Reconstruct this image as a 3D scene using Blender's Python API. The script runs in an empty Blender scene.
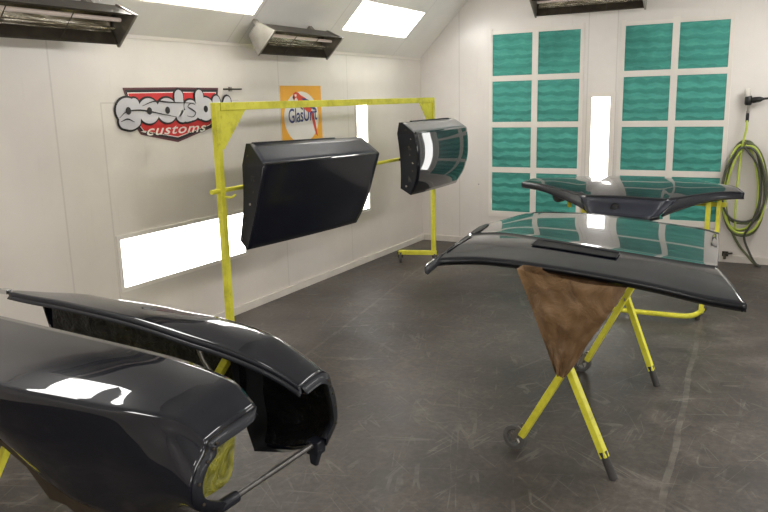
import bpy, bmesh, math, random
from mathutils import Vector, Matrix, noise
random.seed(7)
SC = bpy.context.scene
COL = SC.collection
PI = math.pi

# ------------------------------------------------------------------ helpers
class MB:
    def __init__(s): s.v = []; s.f = []; s.m = []
    def add(s, vs, fs, m=0):
        n = len(s.v); s.v += [Vector(p) for p in vs]
        for f in fs: s.f.append([i + n for i in f]); s.m.append(m)
        return s
    def box(s, c, size, m=0, rot=None):
        c = Vector(c); hx, hy, hz = [k / 2 for k in size]; vs = []
        for x in (-hx, hx):
            for y in (-hy, hy):
                for z in (-hz, hz):
                    p = Vector((x, y, z))
                    if rot is not None: p = rot @ p
                    vs.append(c + p)
        return s.add(vs, [(0,1,3,2),(4,6,7,5),(0,4,5,1),(2,3,7,6),(0,2,6,4),(1,5,7,3)], m)
    def bar(s, a, b, w, h=None, m=0, up=(0,0,1)):
        a, b = Vector(a), Vector(b); h = h or w; d = (b - a); L = d.length; d.normalize()
        up = Vector(up)
        if abs(d.dot(up)) > .95: up = Vector((0,1,0))
        x = d.cross(up).normalized(); z = x.cross(d)
        return s.box((a + b) / 2, (w, L, h), m, Matrix((x, d, z)).transposed())
    def tube(s, pts, r, n=10, m=0, closed=False, cap=True):
        pts = [Vector(p) for p in pts]; N = len(pts); rings = []
        rr = r if isinstance(r, (list, tuple)) else [r] * N
        prev = None
        for i, p in enumerate(pts):
            if closed: t = pts[(i + 1) % N] - pts[i - 1]
            else: t = pts[min(i + 1, N - 1)] - pts[max(i - 1, 0)]
            t.normalize()
            if prev is None:
                u = t.cross(Vector((0,0,1)))
                if u.length < .1: u = t.cross(Vector((1,0,0)))
            else:
                u = prev - t * prev.dot(t)
                if u.length < 1e-4: u = t.cross(Vector((1,0,0)))
            u.normalize(); w = t.cross(u); prev = u
            rings.append([p + (u * math.cos(2*PI*k/n) + w * math.sin(2*PI*k/n)) * rr[i] for k in range(n)])
        vs = [q for R in rings for q in R]; fs = []
        for i in range(N if closed else N - 1):
            j = (i + 1) % N
            for k in range(n):
                l = (k + 1) % n
                fs.append((i*n+k, i*n+l, j*n+l, j*n+k))
        if cap and not closed:
            fs.append(tuple(range(n - 1, -1, -1))); fs.append(tuple((N-1)*n + k for k in range(n)))
        return s.add(vs, fs, m)
    def grid(s, rows, m=0, flip=False):
        R = len(rows); K = len(rows[0]); vs = [p for r in rows for p in r]; fs = []
        for i in range(R - 1):
            for k in range(K - 1):
                q = (i*K+k, i*K+k+1, (i+1)*K+k+1, (i+1)*K+k)
                fs.append(q[::-1] if flip else q)
        return s.add(vs, fs, m)
    def prism(s, poly, o, ux, uy, depth, m=0):
        # flat outline in (ux, uy) from origin o, extruded along ux x uy by depth
        ux, uy, o = Vector(ux), Vector(uy), Vector(o); n = ux.cross(uy).normalized()
        a = [o + ux * p[0] + uy * p[1] for p in poly]; b = [p + n * depth for p in a]; N = len(a)
        fs = [tuple(range(N - 1, -1, -1)), tuple(range(N, 2 * N))]
        for i in range(N):
            j = (i + 1) % N; fs.append((i, j, N + j, N + i))
        return s.add(a + b, fs, m)
    def lathe(s, prof, o, axis, n=20, m=0):
        o = Vector(o); ax = Vector(axis).normalized()
        u = ax.cross(Vector((0,0,1)));
        if u.length < .1: u = ax.cross(Vector((1,0,0)))
        u.normalize(); w = ax.cross(u)
        rows = []
        for (r, h) in prof:
            rows.append([o + ax * h + (u * math.cos(2*PI*k/n) + w * math.sin(2*PI*k/n)) * r for k in range(n + 1)])
        return s.grid(rows, m)
    def build(s, name, mats, parent=None, base=None, smooth=None, bevel=0, solid=0, soff=-1):
        if not isinstance(mats, (list, tuple)): mats = [mats]
        if parent is not None: base = ORG[parent.name]
        elif base is None:
            lo = [min(p[i] for p in s.v) for i in range(3)]; hi = [max(p[i] for p in s.v) for i in range(3)]
            base = Vector(((lo[0]+hi[0])/2, (lo[1]+hi[1])/2, lo[2]))
        base = Vector(base)
        me = bpy.data.meshes.new(name)
        me.from_pydata([tuple(p - base) for p in s.v], [], s.f)
        for mt in mats: me.materials.append(mt)
        for p, k in zip(me.polygons, s.m): p.material_index = k
        bm = bmesh.new(); bm.from_mesh(me)
        bmesh.ops.remove_doubles(bm, verts=bm.verts, dist=1e-5)
        bmesh.ops.recalc_face_normals(bm, faces=bm.faces)
        bm.to_mesh(me); bm.free()
        if smooth is not None:
            me.shade_smooth(); me.set_sharp_from_angle(angle=math.radians(smooth))
        o = bpy.data.objects.new(name, me); COL.objects.link(o)
        if parent is not None: o.parent = parent
        else: o.location = base
        ORG[o.name] = base
        if solid:
            md = o.modifiers.new('thickness', 'SOLIDIFY'); md.thickness = solid; md.offset = soff
        if bevel:
            md = o.modifiers.new('edge', 'BEVEL'); md.width = bevel; md.segments = 2; md.limit_method = 'ANGLE'
        return o
ORG = {}
def thing(name, label, cat, loc, group=None):
    o = bpy.data.objects.new(name, None); COL.objects.link(o); o.location = loc
    o.empty_display_size = .05; ORG[o.name] = Vector(loc)
    return tag(o, label, cat, group)
def tag(o, label, cat, group=None):
    o['label'] = label; o['category'] = cat; o['kind'] = 'thing'
    if group: o['group'] = group
    return o
def struct(o): o['kind'] = 'structure'; return o
def spline(pts, n):
    # Catmull-Rom through points (tuples of any length), n samples
    P = [Vector(p) for p in pts]; out = []; N = len(P) - 1
    for i in range(n):
        t = i / (n - 1) * N; k = min(int(t), N - 1); u = t - k
        p1, p2 = P[k], P[k+1]; p0 = P[k-1] if k > 0 else p1 * 2 - p2; p3 = P[k+2] if k + 2 <= N else p2 * 2 - p1
        out.append(.5 * ((2*p1) + (p2-p0)*u + (2*p0-5*p1+4*p2-p3)*u*u + (3*p1-p0-3*p2+p3)*u**3))
    return out
def interp(xs, ys, x):
    if x <= xs[0]: return ys[0]
    for i in range(len(xs) - 1):
        if x <= xs[i+1]:
            t = (x - xs[i]) / (xs[i+1] - xs[i]); return ys[i] + (ys[i+1] - ys[i]) * t
    return ys[-1]

# ------------------------------------------------------------------ materials
def lin(c):
    return tuple(((k/255)/12.92 if k/255 <= .04045 else ((k/255+.055)/1.055)**2.4) for k in c)
class NT:
    def __init__(s, name):
        s.mat = bpy.data.materials.new(name); s.mat.use_nodes = True; s.t = s.mat.node_tree
        s.b = s.t.nodes['Principled BSDF']
    def n(s, typ, **kw):
        o = s.t.nodes.new(typ)
        for k, v in kw.items(): setattr(o, k, v)
        return o
    def l(s, a, b): s.t.links.new(a, b)
    def coord(s, scale=(1,1,1)):
        tc = s.n('ShaderNodeTexCoord'); mp = s.n('ShaderNodeMapping'); mp.inputs['Scale'].default_value = scale
        s.l(tc.outputs['Object'], mp.inputs['Vector']); return mp.outputs['Vector']
    def noise(s, vec, scale, detail=4, rough=.55, dist=0):
        o = s.n('ShaderNodeTexNoise'); o.inputs['Scale'].default_value = scale; o.inputs['Detail'].default_value = detail
        o.inputs['Roughness'].default_value = rough; o.inputs['Distortion'].default_value = dist
        s.l(vec, o.inputs['Vector']); return o.outputs['Fac']
    def ramp(s, fac, stops):
        o = s.n('ShaderNodeValToRGB'); e = o.color_ramp.elements
        while len(e) < len(stops): e.new(.5)
        for k, (p, c) in enumerate(stops):
            e[k].position = p; e[k].color = (*c, 1) if len(c) == 3 else c
        s.l(fac, o.inputs['Fac']); return o.outputs['Color']
    def mix(s, fac, a, b, mode='MIX'):
        o = s.n('ShaderNodeMix', data_type='RGBA', blend_type=mode)
        for k, v in ((0, fac), (6, a), (7, b)):
            if hasattr(v, 'links'): s.l(v, o.inputs[k])
            elif k == 0: o.inputs[0].default_value = v
            else: o.inputs[k].default_value = (*v, 1)
        return o.outputs[2]
    def math(s, op, a, b=None):
        o = s.n('ShaderNodeMath', operation=op)
        for k, v in ((0, a), (1, b)):
            if v is None: continue
            if hasattr(v, 'links'): s.l(v, o.inputs[k])
            else: o.inputs[k].default_value = v
        return o.outputs[0]
    def bump(s, h, strength=.3, dist=.01):
        o = s.n('ShaderNodeBump'); o.inputs['Strength'].default_value = strength; o.inputs['Distance'].default_value = dist
        s.l(h, o.inputs['Height']); s.l(o.outputs['Normal'], s.b.inputs['Normal'])
    def set(s, color=None, rough=None, metal=None, coat=None, spec=None, emit=None, es=None):
        i = s.b.inputs
        if color is not None:
            if hasattr(color, 'links'): s.l(color, i['Base Color'])
            else: i['Base Color'].default_value = (*color, 1)
        if rough is not None:
            if hasattr(rough, 'links'): s.l(rough, i['Roughness'])
            else: i['Roughness'].default_value = rough
        if metal is not None: i['Metallic'].default_value = metal
        if coat is not None: i['Coat Weight'].default_value = coat; i['Coat Roughness'].default_value = .03
        if spec is not None: i['Specular IOR Level'].default_value = spec
        if emit is not None: i['Emission Color'].default_value = (*emit, 1); i['Emission Strength'].default_value = es
        return s.mat
def plain(name, rgb, rough=.5, metal=0, coat=None, var=.12, vs=8, spec=None):
    m = NT(name); c = lin(rgb); f = m.noise(m.coord(), vs, 3)
    col = m.ramp(f, [(.25, tuple(k*(1-var) for k in c)), (.75, tuple(min(1, k*(1+var)) for k in c))])
    return m.set(col, rough, metal, coat, spec)

def wall_mat(name, seam_axis, seams, rgb=(225,219,211), tint=1.0, hatch=None):
    m = NT(name); v = m.coord()
    big = m.noise(v, 1.3, 5, .6); c = lin(rgb)
    col = m.ramp(big, [(.3, tuple(k*.9 for k in c)), (.65, c)])
    # scuffs: thin streaks running downward
    st = m.noise(m.coord((9, 9, .7)), 2.2, 5, .7)
    stm = m.ramp(st, [(.60, (0,0,0)), (.78, (1,1,1))])
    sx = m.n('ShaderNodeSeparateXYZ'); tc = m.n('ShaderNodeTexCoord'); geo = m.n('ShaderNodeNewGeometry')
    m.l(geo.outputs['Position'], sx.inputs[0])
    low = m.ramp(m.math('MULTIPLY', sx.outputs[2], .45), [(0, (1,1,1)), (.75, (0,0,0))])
    g = m.math('MULTIPLY', stm, .12 * tint); col = m.mix(g, col, lin((150,138,126)))
    g2 = m.math('MULTIPLY', low, .30 * tint); col = m.mix(g2, col, lin((186,174,164)))  # darker and warmer towards the floor
    sm = None
    for s0 in seams:
        zlim = None
        if isinstance(s0, tuple): s0, zlim = s0
        d = m.math('ABSOLUTE', m.math('SUBTRACT', sx.outputs[seam_axis], s0))
        k = m.math('LESS_THAN', d, .006)
        if zlim: k = m.math('MULTIPLY', k, m.math('LESS_THAN', sx.outputs[2], zlim))
        sm = k if sm is None else m.math('MAXIMUM', sm, k)
    if hatch:
        y0, y1, z0 = hatch
        k = m.math('LESS_THAN', m.math('ABSOLUTE', m.math('SUBTRACT', sx.outputs[2], z0)), .005)
        k = m.math('MULTIPLY', k, m.math('MULTIPLY', m.math('GREATER_THAN', sx.outputs[seam_axis], y0), m.math('LESS_THAN', sx.outputs[seam_axis], y1)))
        sm = m.math('MAXIMUM', sm, k)
    if sm is not None:
        wob = m.math('MULTIPLY', sm, .22); col = m.mix(wob, col, lin((140,130,118)))
    # specks and small screws
    vo = m.n('ShaderNodeTexVoronoi'); vo.inputs['Scale'].default_value = 1.7; m.l(v, vo.inputs['Vector'])
    sp = m.math('LESS_THAN', vo.outputs['Distance'], .018); col = m.mix(m.math('MULTIPLY', sp, .6), col, lin((120,108,98)))
    m.set(col, .27, 0, None, .45)
    m.bump(m.noise(v, 1.1, 2), .06, .05)
    return m.mat

WHITE = wall_mat('left_wall_paint', 1, [3.10, (3.46, 1.755), 5.41, 6.56], hatch=(3.46, 4.85, 1.75))
WHITEB = wall_mat('back_wall_paint', 0, [.50, 1.99, 2.29], (230,225,219))
WHITEP = wall_mat('plain_wall_paint', 1, [0.0, 1.2, 2.4, 4.8, 6.0])
CEIL = wall_mat('ceiling_paint', 1, [2.2, 4.75, 4.9, 6.03, 7.55], (238,236,231), .2)
def floor_mat():
    m = NT('worn_concrete'); v = m.coord()
    a = m.noise(v, .8, 6, .62); b = m.noise(v, 4.2, 8, .7, .6); c = m.noise(v, 30, 4, .7)
    f = m.math('ADD', m.math('MULTIPLY', a, .42), m.math('ADD', m.math('MULTIPLY', b, .40), m.math('MULTIPLY', c, .22)))
    col = m.ramp(f, [(.38, lin((42,38,36))), (.48, lin((60,55,51))), (.56, lin((80,74,69))), (.66, lin((108,101,95)))])
    # scratches: thin contour lines of stretched noise in several directions
    for k, (ang, sc, wdt, amt) in enumerate([(20, (.5, 6, 1), .006, .24), (70, (.6, 9, 1), .005, .22), (-35, (.6, 8, 1), .006, .22), (112, (.5, 7, 1), .005, .2), (50, (1.2, 1.5, 1), .002, .28), (88, (.4, 14, 1), .008, .16)]):
        tc = m.n('ShaderNodeTexCoord'); mp = m.n('ShaderNodeMapping'); mp.vector_type = 'TEXTURE'
        mp.inputs['Rotation'].default_value = (0, 0, math.radians(ang)); mp.inputs['Scale'].default_value = tuple(1/q for q in sc)
        mp.inputs['Location'].default_value = (k*3.1, k*1.7, 0)
        m.l(tc.outputs['Object'], mp.inputs['Vector'])
        nz = m.noise(mp.outputs['Vector'], .75, 2, .45, .1)
        ln = m.math('LESS_THAN', m.math('ABSOLUTE', m.math('SUBTRACT', nz, .5)), wdt)
        br = m.ramp(m.noise(v, 2.6 + k, 3), [(.48, (0,0,0)), (.62, (1,1,1))])
        col = m.mix(m.math('MULTIPLY', m.math('MULTIPLY', ln, br), amt), col, lin((140,134,127)))
    # dark grime specks
    vo = m.n('ShaderNodeTexVoronoi'); vo.inputs['Scale'].default_value = 3.0; m.l(v, vo.inputs['Vector'])
    sp = m.math('LESS_THAN', vo.outputs['Distance'], .045); col = m.mix(m.math('MULTIPLY', sp, .45), col, lin((34,32,30)))
    # straight worn line along the bay on the right, and a fainter one along the rack
    sx = m.n('ShaderNodeSeparateXYZ'); geo = m.n('ShaderNodeNewGeometry'); m.l(geo.outputs['Position'], sx.inputs[0])
    for (x0, sl, w, y0, y1, amt) in [(3.78, -.053, .016, 2.2, 6.1, .26), (1.79, -.165, .012, 3.6, 7.0, .22)]:
        xx = m.math('SUBTRACT', sx.outputs[0], m.math('ADD', m.math('MULTIPLY', sx.outputs[1], sl), x0))
        wob = m.math('MULTIPLY', m.math('SUBTRACT', m.noise(v, 2.0, 3), .5), .05)
        on = m.math('LESS_THAN', m.math('ABSOLUTE', m.math('ADD', xx, wob)), w)
        on = m.math('MULTIPLY', on, m.math('MULTIPLY', m.math('GREATER_THAN', sx.outputs[1], y0), m.math('LESS_THAN', sx.outputs[1], y1)))
        on = m.math('MULTIPLY', on, m.ramp(m.noise(v, 9, 4), [(.35, (.1,.1,.1)), (.6, (1,1,1))]))
        col = m.mix(m.math('MULTIPLY', on, amt), col, lin((140,133,126)))
    m.set(col, m.ramp(b, [(.3, (.36,)*3), (.7, (.6,)*3)]), 0, None, .3)
    m.bump(f, .15, .01)
    return m.mat
FLOOR = floor_mat()
def paint_mat():
    m = NT('navy_gloss_paint'); v = m.coord()
    f = m.noise(v, 3, 3); col = m.ramp(f, [(.3, (.0034,.0044,.0088)), (.7, (.0042,.0054,.0105))])
    m.set(col, .3, 0, 1.0, 0.05); m.b.inputs['Coat Roughness'].default_value = .02; m.b.inputs['Coat IOR'].default_value = 1.5
    return m.mat
PAINT = paint_mat()
def dull_paint():
    m = NT('navy_paint_with_overspray'); v = m.coord()
    m.set(m.ramp(m.noise(v, 3, 3), [(.3, (.004,.005,.0098)), (.7, (.0042,.0054,.0115))]), .4, 0, .55, .05)
    m.b.inputs['Coat Roughness'].default_value = .09; return m.mat
DULL = dull_paint()
SATIN = plain('navy_satin_paint', (28,32,46), .42, 0, .25, .1, 5)
SATING = plain('dusty_grey_satin_paint', (112,114,116), .35, 0, .4, .1, 5)
NAVYEDGE = plain('navy_edge_paint', (17,19,27), .5, 0, .12, .1, 6, .3)
BLACK = plain('black_coating_and_shade', (9,9,10), .6, 0, None, .3, 14)  # also colours the dark reflection painted along the near hood's left edge
LIPDARK = plain('dark_lip_paint', (11,12,17), .4, 0, .2, .1, 6, .3)
def crinkle_mat():
    m = NT('crinkled_black_film'); v = m.coord((1.2, 3, 2.2))
    h = m.noise(v, 9, 5, .6, 1.2); col = m.ramp(h, [(.3, (.0015,.0015,.0015)), (.8, (.005,.005,.0055))])
    m.set(col, .35, 0, None, .22); m.bump(h, .9, .03); return m.mat
CRINKLE = crinkle_mat()
def yellow_mat():
    m = NT('worn_yellow_paint'); v = m.coord()
    f = m.noise(v, 6, 5, .7); col = m.ramp(f, [(.25, lin((168,162,44))), (.5, lin((212,207,62))), (.75, lin((226,222,84)))])
    g = m.ramp(m.noise(v, 21, 5, .7), [(.60, (0,0,0)), (.74, (1,1,1))])
    col = m.mix(m.math('MULTIPLY', g, .55), col, lin((122,116,60)))
    m.set(col, .5, 0, None, .4); m.bump(m.noise(v, 40, 3), .2, .003); return m.mat
YELLOW = yellow_mat()
def olive_mat():
    m = NT('crumpled_yellow_lining'); v = m.coord()
    h = m.noise(v, 11, 5, .6, .8); col = m.ramp(h, [(.3, lin((74,72,18))), (.65, lin((146,142,38)))])
    m.set(col, .45); m.bump(h, 1.0, .03); return m.mat
OLIVE = olive_mat()
def paper_mat():
    m = NT('brown_masking_paper'); v = m.coord()
    h = m.noise(v, 7, 6, .62, 1.0); col = m.ramp(h, [(.3, lin((84,64,42))), (.55, lin((110,84,56))), (.8, lin((132,104,72)))])
    m.set(col, .55, 0, None, .35); m.bump(h, .8, .02); return m.mat
PAPER = paper_mat()
def filter_mat():
    m = NT('green_filter_media'); tc = m.n('ShaderNodeTexCoord'); v = tc.outputs['Object']
    big = m.noise(v, 2.6, 4, .6)
    col = m.ramp(big, [(.28, lin((66,136,126))), (.5, lin((76,156,144))), (.75, lin((92,170,158)))])
    sx = m.n('ShaderNodeSeparateXYZ'); m.l(v, sx.inputs[0])
    # scalloped horizontal ripples
    wob = m.math('MULTIPLY', m.math('SUBTRACT', m.noise(m.coord((3, 1, 5)), 2.0, 2), .5), .10)
    sag = m.math('MULTIPLY', m.math('ABSOLUTE', m.math('SINE', m.math('MULTIPLY', sx.outputs[0], 19.0))), -.012)
    zz = m.math('ADD', m.math('ADD', sx.outputs[2], wob), sag)
    w = m.math('SINE', m.math('MULTIPLY', zz, 62.0))
    lt = m.ramp(w, [(.80, (0,0,0)), (1.0, (1,1,1))]); dk = m.ramp(m.math('MULTIPLY', w, -1), [(.55, (0,0,0)), (1, (1,1,1))])
    col = m.mix(m.math('MULTIPLY', lt, .20), col, lin((122,200,180))); col = m.mix(m.math('MULTIPLY', dk, .20), col, lin((18,82,72)))
    # fine mesh weave
    wv = m.math('MULTIPLY', m.math('SINE', m.math('MULTIPLY', sx.outputs[0], 380.0)), m.math('SINE', m.math('MULTIPLY', sx.outputs[2], 380.0)))
    col = m.mix(m.math('MULTIPLY', m.math('ADD', wv, 1.0), .07), col, lin((44,110,100)))
    geo = m.n('ShaderNodeNewGeometry')
    dn = m.noise(geo.outputs['Position'], 1.1, 5, .65); col = m.mix(m.math('MULTIPLY', m.ramp(dn, [(.56, (0,0,0)), (.75, (1,1,1))]), .45), col, lin((20,66,60)))
    m.set(col, .8, 0, None, .2); m.bump(w, .35, .02); return m.mat
FILTER = filter_mat()
FRAMEW = plain('white_enamel', (224,218,210), .35, 0, None, .05, 3)
BASEW = plain('pale_kick_strip', (206,199,190), .45, 0, None, .1, 5)
def emit_mat(name, e, col=(1,.985,.965)):
    m = NT(name); f = m.noise(m.coord(), 2, 2)
    c = m.ramp(f, [(.3, tuple(k*.97 for k in col)), (.7, col)]); m.set((.8,.8,.8), .4)
    m.l(c, m.b.inputs['Emission Color']); m.b.inputs['Emission Strength'].default_value = e; return m.mat
LAMP = emit_mat('lit_diffuser', 16.0)
LAMPW = emit_mat('lit_wall_diffuser', 8.0)
STEEL = plain('dusty_steel', (150,146,138), .38, .8, None, .2, 12)
DARKSTEEL = plain('sooty_steel', (66,60,50), .45, .6, None, .35, 10)
def reflector_mat():
    m = NT('tarnished_reflector'); v = m.coord((1, 1.0, 6)); h = m.noise(v, 5, 6, .65, .6)
    col = m.ramp(h, [(.3, lin((92,85,68))), (.48, lin((158,150,130))), (.62, lin((226,220,206)))])
    m.set(col, .22, .85); m.bump(h, .4, .02); return m.mat
REFLECT = reflector_mat()
PINK = plain('ceramic_tube', (214,198,188), .35, 0, None, .06, 5)
RODSTEEL = plain('dark_rod_steel', (92,90,88), .35, .7, None, .35, 25)
RUBBER = plain('grey_rubber', (52,50,49), .75, 0, None, .2, 20)
TYRE = plain('worn_caster_rubber', (78,76,74), .7, 0, None, .25, 20)
CHROME = plain('bright_chrome', (205,205,205), .15, 1, None, .05, 10)
BLACKP = plain('black_plastic', (20,20,21), .4, 0, None, .2, 10)
CLEAR = plain('cloudy_plastic_bowl', (200,196,188), .15, 0, None, .08, 10)
HOSEG = plain('dark_green_hose_rubber', (92,98,66), .5, 0, None, .2, 9)
HOSEY = plain('yellow_green_hose_rubber', (184,200,84), .45, 0, None, .15, 9)
HOSED = plain('grey_black_hose_rubber', (70,70,62), .5, 0, None, .2, 9)
RED = plain('logo_red', (200,42,44), .4, 0, None, .08, 9)
MAROON = plain('logo_maroon', (92,44,52), .4, 0, None, .1, 9)
INK = plain('logo_black', (28,24,26), .4, 0, None, .1, 9)
SILVER = plain('logo_silver', (196,195,199), .4, 0, None, .06, 4)
LWHITE = plain('logo_white', (236,232,226), .4, 0, None, .04, 9)
ORANGE = plain('poster_orange', (236,172,58), .4, 0, None, .06, 5)
PWHITE = plain('poster_white', (232,229,224), .4, 0, None, .04, 5)
PBLUE = plain('poster_blue', (38,48,122), .4, 0, None, .08, 5)
PRED = plain('poster_red', (214,66,50), .4, 0, None, .1, 20)

# ------------------------------------------------------------------ room
D = 8.2635; ZT = 2.1984; XR = 4.75; YF = -3.0; ZC = 3.05; SX = ZC - ZT
def plate(name, pts, faces, mat): return struct(MB().add(pts, faces).build(name, mat, base=(0,0,0)))
struct(MB().box((XR/2, (D+YF)/2, -.05), (XR+.4, D-YF+.4, .1)).build('floor', FLOOR, base=(0,0,0)))
struct(MB().box((-.05, (D+YF)/2, ZT/2), (.1, D-YF, ZT)).build('wall_left', WHITE, base=(0,0,0)))
struct(MB().box((XR/2, D+.05, ZC/2), (XR+.2, .1, ZC)).build('wall_back', WHITEB, base=(0,0,0)))
struct(MB().box((XR+.05, (D+YF)/2, ZT/2), (.1, D-YF, ZT)).build('wall_right', WHITEP, base=(0,0,0)))
struct(MB().box((XR/2, YF-.05, ZC/2), (XR+.2, .1, ZC)).build('wall_front', WHITEP, base=(0,0,0)))
cm = MB(); e = .06
prof = [(0, ZT), (SX, ZC), (XR-SX, ZC), (XR, ZT), (XR, ZT+e*1.4), (XR-SX+e*.4, ZC+e), (SX-e*.4, ZC+e), (0, ZT+e*1.4)]
vs = [(x, y, z) for y in (YF, D) for (x, z) in prof]; fs = []
for i in range(8):
    j = (i+1) % 8; fs.append((i, j, 8+j, 8+i))
cm.add(vs, fs); struct(cm.build('ceiling', CEIL, base=(0,0,0)))
struct(MB().box((.012, (D+YF)/2, .03), (.024, D-YF, .06)).build('baseboard_left', BASEW, base=(0,0,0)))
struct(MB().box((XR/2, D-.012, .035), (XR, .024, .07)).build('baseboard_back', BASEW, base=(0,0,0)))
# metal angle strip along the joint of left wall and sloped ceiling
struct(MB().bar((.003, YF, ZT-.012), (.003, D, ZT-.012), .006, .024).build('trim_1', FRAMEW, base=(0,0,0)))

# ------------------------------------------------------------------ lights (fixtures)
S2 = math.sqrt(.5)
def slope(s, y, off=0): return Vector((s*S2 + off*S2, y, ZT + s*S2 - off*S2))
def flat_fixture(name, label, cat, o, ux, uy, w, h, lamp, group, fr=.03):
    # o = lower-left corner of the lit face on the wall plane, ux/uy unit axes, normal = ux x uy
    o, ux, uy = Vector(o), Vector(ux), Vector(uy); n = ux.cross(uy)
    t = thing(name, label, cat, o + ux*w/2, group)
    f = MB()
    R = Matrix((ux, uy, n)).transposed()
    for (cx, cy, sw, sh) in ((w/2, -fr/2, w+2*fr, fr), (w/2, h+fr/2, w+2*fr, fr), (-fr/2, h/2, fr, h), (w+fr/2, h/2, fr, h)):
        f.box(o + ux*cx + uy*cy + n*.006, (sw, sh, .012), 0, R)
    f.build('frame', FRAMEW, t)
    MB().box(o + ux*w/2 + uy*h/2 + n*.003, (w, h, .006), 0, R).build('diffuser', lamp, t)
    return t
for (y0, s0, lab) in ((3.55, .285, 'lit ceiling light panel over the red shield sign, at the top edge'), (6.21, .255, 'lit ceiling light panel on the slope above the far hanging door')):
    flat_fixture('ceiling_light', lab, 'light', slope(s0, y0+1.3), (0,-1,0), (S2,0,S2), 1.3, .34, LAMP, 'sloped ceiling light panels', .012)
flat_fixture('wall_light', 'wide lit panel low on left wall behind near hanging door', 'light', (0, 3.50, .50), (0,1,0), (0,0,1), 1.31, .335, LAMPW, 'lit wall panels')
flat_fixture('wall_light', 'tall narrow lit strip on left wall between the two hanging doors', 'light', (0, 6.715, .58), (0,1,0), (0,0,1), .215, 1.11, LAMPW, 'lit wall panels')
flat_fixture('wall_light', 'tall lit strip on back wall between the green filter banks', 'light', (2.048, D, .55), (1,0,0), (0,0,1), .19, 1.145, LAMPW, 'lit wall panels', .05)

def area(name, loc, rot, sx, sy, power, col=(1,.985,.96)):
    l = bpy.data.lights.new(name, 'AREA'); l.shape = 'RECTANGLE'; l.size = sx; l.size_y = sy; l.energy = power; l.color = col
    o = bpy.data.objects.new(name, l); COL.objects.link(o); o.location = loc; o.rotation_euler = rot; return o
for y in (-1.4, 1.55):     # further fixtures of the left slope, out of the frame
    p = slope(.43, y, .02); area('slope_lamp', p, (0, -PI/4, 0), .34, 1.3, 28)
for y in (-1.2, 1.5, 4.2, 6.9):
    p = slope(.43, y, .02); area('slope_lamp', (XR - p.x, y, p.z), (0, PI/4, 0), .34, 1.3, 30)
for y in (-1.2, 1.2, 4.15): area('wall_fill_lamp', (XR-.02, y, .75), (0, PI/2, 0), .34, 1.3, 13)  # unseen lamps added on the right wall to brighten slope and left wall
w = bpy.data.worlds.new('world'); SC.world = w; w.use_nodes = True
w.node_tree.nodes['Background'].inputs[0].default_value = (.8,.8,.8,1); w.node_tree.nodes['Background'].inputs[1].default_value = .05

# ------------------------------------------------------------------ filters on the back wall
PT, FW, PZ, FH, ZTOP = .53, .4628, .5163, .4545, 2.4108
XL, XRB = .9136, 2.3695
rown = ['top', 'second', 'third', 'bottom']
for bank, x0 in (('left', XL), ('right', XRB)):
    t = MB(); b = .034
    xs = [x0 - .02, x0 + PT - .0336, x0 + PT + FW + .02]
    for k, x in enumerate(xs): t.box((x, D-.006, ZTOP - 2*PZ + .03), (.0672 if k == 1 else .04, .012, 4*PZ + .06))
    for k in range(5): t.box((x0 + PT - .0336, D-.0062, ZTOP + .031 - k*PZ - (.011 if k == 0 else 0)), (PT + FW + .075, .0124, .062 if k else .04))
    o = t.build('filter_frame', FRAMEW, base=(x0 + PT, D, .3))
    tag(o, 'white grid frame holding the %s' % ('green filters nearer the room corner' if bank == 'left' else 'green filters nearer the hose coil'), 'frame', 'filter grid frames')
    for c in range(2):
        for r in range(4):
            rows = []
            for i in range(15):
                row = []
                for j in range(13):
                    u, v = j/12, i/14; edge = min(1, 6*min(u, 1-u, v, 1-v))
                    row.append((x0 + c*PT + u*FW, D - .002 - .007*edge*(.6 + .4*math.sin(v*26 + 1.5*math.sin(u*7 + r))), ZTOP - r*PZ - v*FH))
                rows.append(row)
            side = ('nearest the corner' if c == 0 else 'beside the light strip') if bank == 'left' else ('beside the light strip' if c == 0 else 'nearest the hose coil')
            o = MB().grid(rows).build('air_filter', FILTER, smooth=60)
            tag(o, 'green air filter, %s row of the %s bank, column %s' % (rown[r], bank, side), 'filter', 'green air filters on the back wall')

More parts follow.
